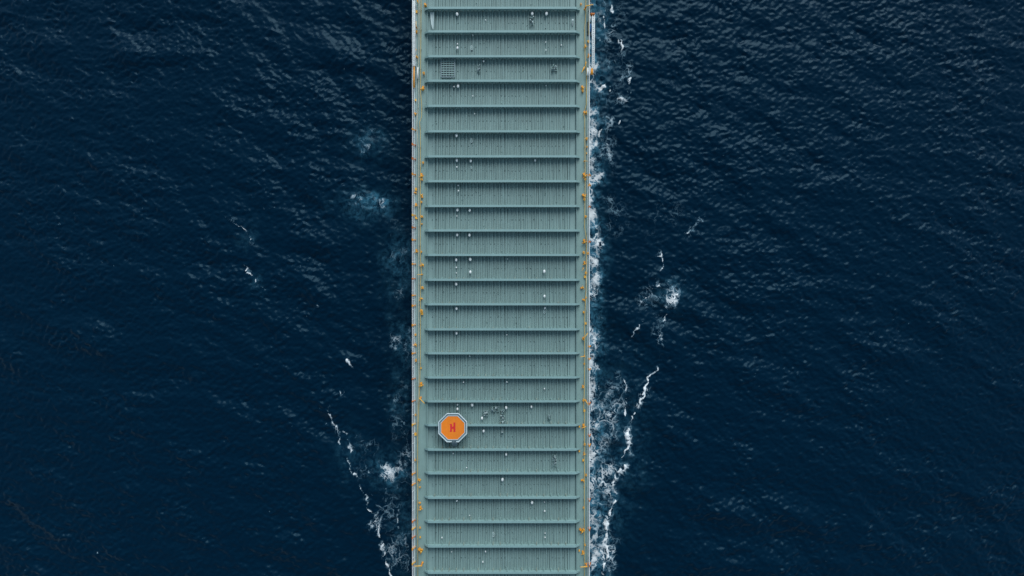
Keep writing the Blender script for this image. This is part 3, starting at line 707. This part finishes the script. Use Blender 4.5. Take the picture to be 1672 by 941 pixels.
for a in [(612, 333, 28, 16, 1.3), (600, 335, 40, 22, .6), (652, 430, 22, 50, .6), (658, 560, 16, 50, .5), (640, 770, 30, 26, .8), (606, 235, 30, 24, .38), (660, 860, 18, 80, .4), (655, 650, 20, 50, .35), (570, 740, 26, 40, .2), (404, 385, 14, 16, .3), (416, 462, 12, 12, .3), (1095, 480, 26, 22, .35), (1005, 720, 40, 110, .35), (1000, 820, 22, 60, .4)]: blob(*a, tgt='a')
# scattered whitecap flecks
fl = (n2 > 2.9) & (gust > .6); foam = np.where(fl, np.maximum(foam, .3), foam)
# crests lift a little
Hgt = Hgt + (.18*np.clip(foam, 0, 1)*ss(.5, .9, foam)).astype(np.float32)

# tensor sheet: the fine part plus widening rows out to the horizon
g = [DX*1.5]
while sum(g) < 6000: g.append(g[-1]*1.28)
outw = np.cumsum(g)
XS = np.concatenate([xs[0] - outw[::-1], xs, xs[-1] + outw]); YSh = np.concatenate([ys[0] - outw[::-1], ys, ys[-1] + outw])
no = len(outw)
def padf(f):
    return np.pad(f, ((no, no), (no, no)), mode='edge')
fade = np.concatenate([np.exp(-outw[::-1]/3), np.ones(NX), np.exp(-outw/3)])[:, None]*np.concatenate([np.exp(-outw[::-1]/3), np.ones(NY), np.exp(-outw/3)])[None, :]
Z = padf(Hgt)*fade + WATER_Z
GX, GYY = np.meshgrid(XS, YSh, indexing='ij')
nx, ny = len(XS), len(YSh)
co = np.stack([GX, GYY, Z], -1).astype(np.float32).reshape(-1)
idx = np.arange(nx*ny, dtype=np.int32).reshape(nx, ny)
quads = np.stack([idx[:-1, :-1], idx[1:, :-1], idx[1:, 1:], idx[:-1, 1:]], -1).reshape(-1)
nq = (nx-1)*(ny-1)
me = bpy.data.meshes.new('sea_water')
me.vertices.add(nx*ny); me.vertices.foreach_set('co', co)
me.loops.add(nq*4); me.loops.foreach_set('vertex_index', quads)
me.polygons.add(nq); me.polygons.foreach_set('loop_start', np.arange(0, nq*4, 4, dtype=np.int32))
me.polygons.foreach_set('use_smooth', np.ones(nq, dtype=bool))
me.update(calc_edges=True)
for nm, f in (('foam', foam), ('aeration', aer)):
    at = me.attributes.new(nm, 'FLOAT', 'POINT'); at.data.foreach_set('value', (padf(np.clip(f, 0, 1.3))*(fade > .999)).astype(np.float32).reshape(-1))
sea = bpy.data.objects.new('sea_water', me); C.objects.link(sea); tag(sea, kind='structure', label='dark navy sea surface with wind chop and white wake foam')

mw, n, l, b = mat('sea_water')
geo = n.new('ShaderNodeNewGeometry')
def node(t, **kw):
    q = n.new(t)
    for k_, v in kw.items(): setattr(q, k_, v)
    return q
def noise(scale, detail=4, rough=.55, src=None, dist=0.0):
    q = n.new('ShaderNodeTexNoise'); q.inputs['Scale'].default_value = scale; q.inputs['Detail'].default_value = detail
    q.inputs['Roughness'].default_value = rough; q.inputs['Distortion'].default_value = dist
    l.new(src or geo.outputs['Position'], q.inputs['Vector']); return q
def mth(op, a, b_=None, clamp=False):
    q = n.new('ShaderNodeMath'); q.operation = op; q.use_clamp = clamp
    for i, v in enumerate((a, b_)):
        if v is None: continue
        if isinstance(v, (int, float)): q.inputs[i].default_value = v
        else: l.new(v, q.inputs[i])
    return q.outputs[0]
def smooth(v, lo, hi):
    q = n.new('ShaderNodeMapRange'); q.interpolation_type = 'SMOOTHSTEP'
    for nm, x in (('Value', v), ('From Min', lo), ('From Max', hi)):
        if isinstance(x, (int, float)): q.inputs[nm].default_value = x
        else: l.new(x, q.inputs[nm])
    return q.outputs[0]
fa = node('ShaderNodeAttribute', attribute_name='foam').outputs['Fac']
aa = node('ShaderNodeAttribute', attribute_name='aeration').outputs['Fac']
# warped coordinates for the lace
nv = noise(.55, 3, .5); nv2 = noise(1.7, 2, .5)
def warp(src, amt, base):
    s1 = n.new('ShaderNodeVectorMath'); s1.operation = 'SUBTRACT'; l.new(src.outputs['Color'], s1.inputs[0]); s1.inputs[1].default_value = (.5, .5, .5)
    s2 = n.new('ShaderNodeVectorMath'); s2.operation = 'SCALE'; l.new(s1.outputs[0], s2.inputs[0]); s2.inputs['Scale'].default_value = amt
    s3 = n.new('ShaderNodeVectorMath'); s3.operation = 'ADD'; l.new(base, s3.inputs[0]); l.new(s2.outputs[0], s3.inputs[1]); return s3.outputs[0]
fl_ = n.new('ShaderNodeMapping'); fl_.inputs['Scale'].default_value = (1.15, .8, 0); l.new(geo.outputs['Position'], fl_.inputs['Vector'])
wp = warp(nv2, .75, warp(nv, 3.6, fl_.outputs[0]))
def cells(scale):
    q = n.new('ShaderNodeTexVoronoi'); q.feature = 'DISTANCE_TO_EDGE'; q.inputs['Scale'].default_value = scale; l.new(wp, q.inputs['Vector']); return q.outputs['Distance']
c1 = mth('SUBTRACT', 1.0, mth('MULTIPLY', cells(.36), 4.0), True)
c2 = mth('SUBTRACT', 1.0, mth('MULTIPLY', cells(.85), 3.4), True)
rg = noise(.55, 2, .5, wp); ridge = mth('SUBTRACT', 1.0, mth('MULTIPLY', mth('ABSOLUTE', mth('SUBTRACT', rg.outputs['Fac'], .5)), 9.0), True)
br = noise(.42, 3, .5).outputs['Fac']
lace = mth('MULTIPLY', mth('MAXIMUM', mth('MAXIMUM', c1, mth('MULTIPLY', c2, .85)), mth('MULTIPLY', ridge, .95)), mth('ADD', mth('MULTIPLY', br, .75), .60))
thr = mth('SUBTRACT', 1.00, mth('MULTIPLY', fa, 1.0))
f1 = smooth(lace, thr, mth('ADD', thr, .46))
solid = smooth(mth('ADD', fa, mth('MULTIPLY', mth('SUBTRACT', noise(1.3, 5, .65, wp).outputs['Fac'], .5), 2.2)), .84, 1.40)
foam_fac = mth('MULTIPLY', mth('MAXIMUM', f1, solid), smooth(fa, .06, .30), True)
foam_fac = mth('MULTIPLY', foam_fac, mth('ADD', .62, mth('MULTIPLY', smooth(fa, .30, .85), .38)), True)
# water body colour: deep, lighter where air is mixed in
mx = n.new('ShaderNodeMix'); mx.data_type = 'RGBA'
mx.inputs['A'].default_value = (.0001, .0110, .0270, 1); mx.inputs['B'].default_value = (.050, .190, .285, 1)
an = noise(.7, 6, .65, wp).outputs['Fac']
l.new(mth('MULTIPLY', aa, smooth(an, .35, .75), True), mx.inputs['Factor'])
l.new(mx.outputs['Result'], b.inputs['Base Color'])
b.inputs['Roughness'].default_value = .30; b.inputs['IOR'].default_value = 1.333; b.inputs['Specular IOR Level'].default_value = .24; b.inputs['Specular Tint'].default_value = (.42, .80, 1, 1)
rip = noise(1.9, 3, .55, dist=.8); bp = n.new('ShaderNodeBump'); bp.inputs['Strength'].default_value = .30; bp.inputs['Distance'].default_value = .06
l.new(rip.outputs['Fac'], bp.inputs['Height']); l.new(bp.outputs[0], b.inputs['Normal'])
fo = n.new('ShaderNodeBsdfPrincipled'); fmx = n.new('ShaderNodeMix'); fmx.data_type = 'RGBA'; fmx.inputs['A'].default_value = (.25, .46, .58, 1); fmx.inputs['B'].default_value = (.80, .83, .84, 1)   # thin froth lets the blue through
l.new(smooth(foam_fac, .15, .75), fmx.inputs['Factor']); l.new(fmx.outputs['Result'], fo.inputs['Base Color']); fo.inputs['Roughness'].default_value = .8
fb = n.new('ShaderNodeBump'); fb.inputs['Strength'].default_value = .5; fb.inputs['Distance'].default_value = .15; l.new(lace, fb.inputs['Height']); l.new(fb.outputs[0], fo.inputs['Normal'])
ms = n.new('ShaderNodeMixShader'); l.new(foam_fac, ms.inputs[0]); l.new(b.outputs[0], ms.inputs[1]); l.new(fo.outputs[0], ms.inputs[2])
l.new(ms.outputs[0], n['Material Output'].inputs['Surface'])
me.materials.append(mw)
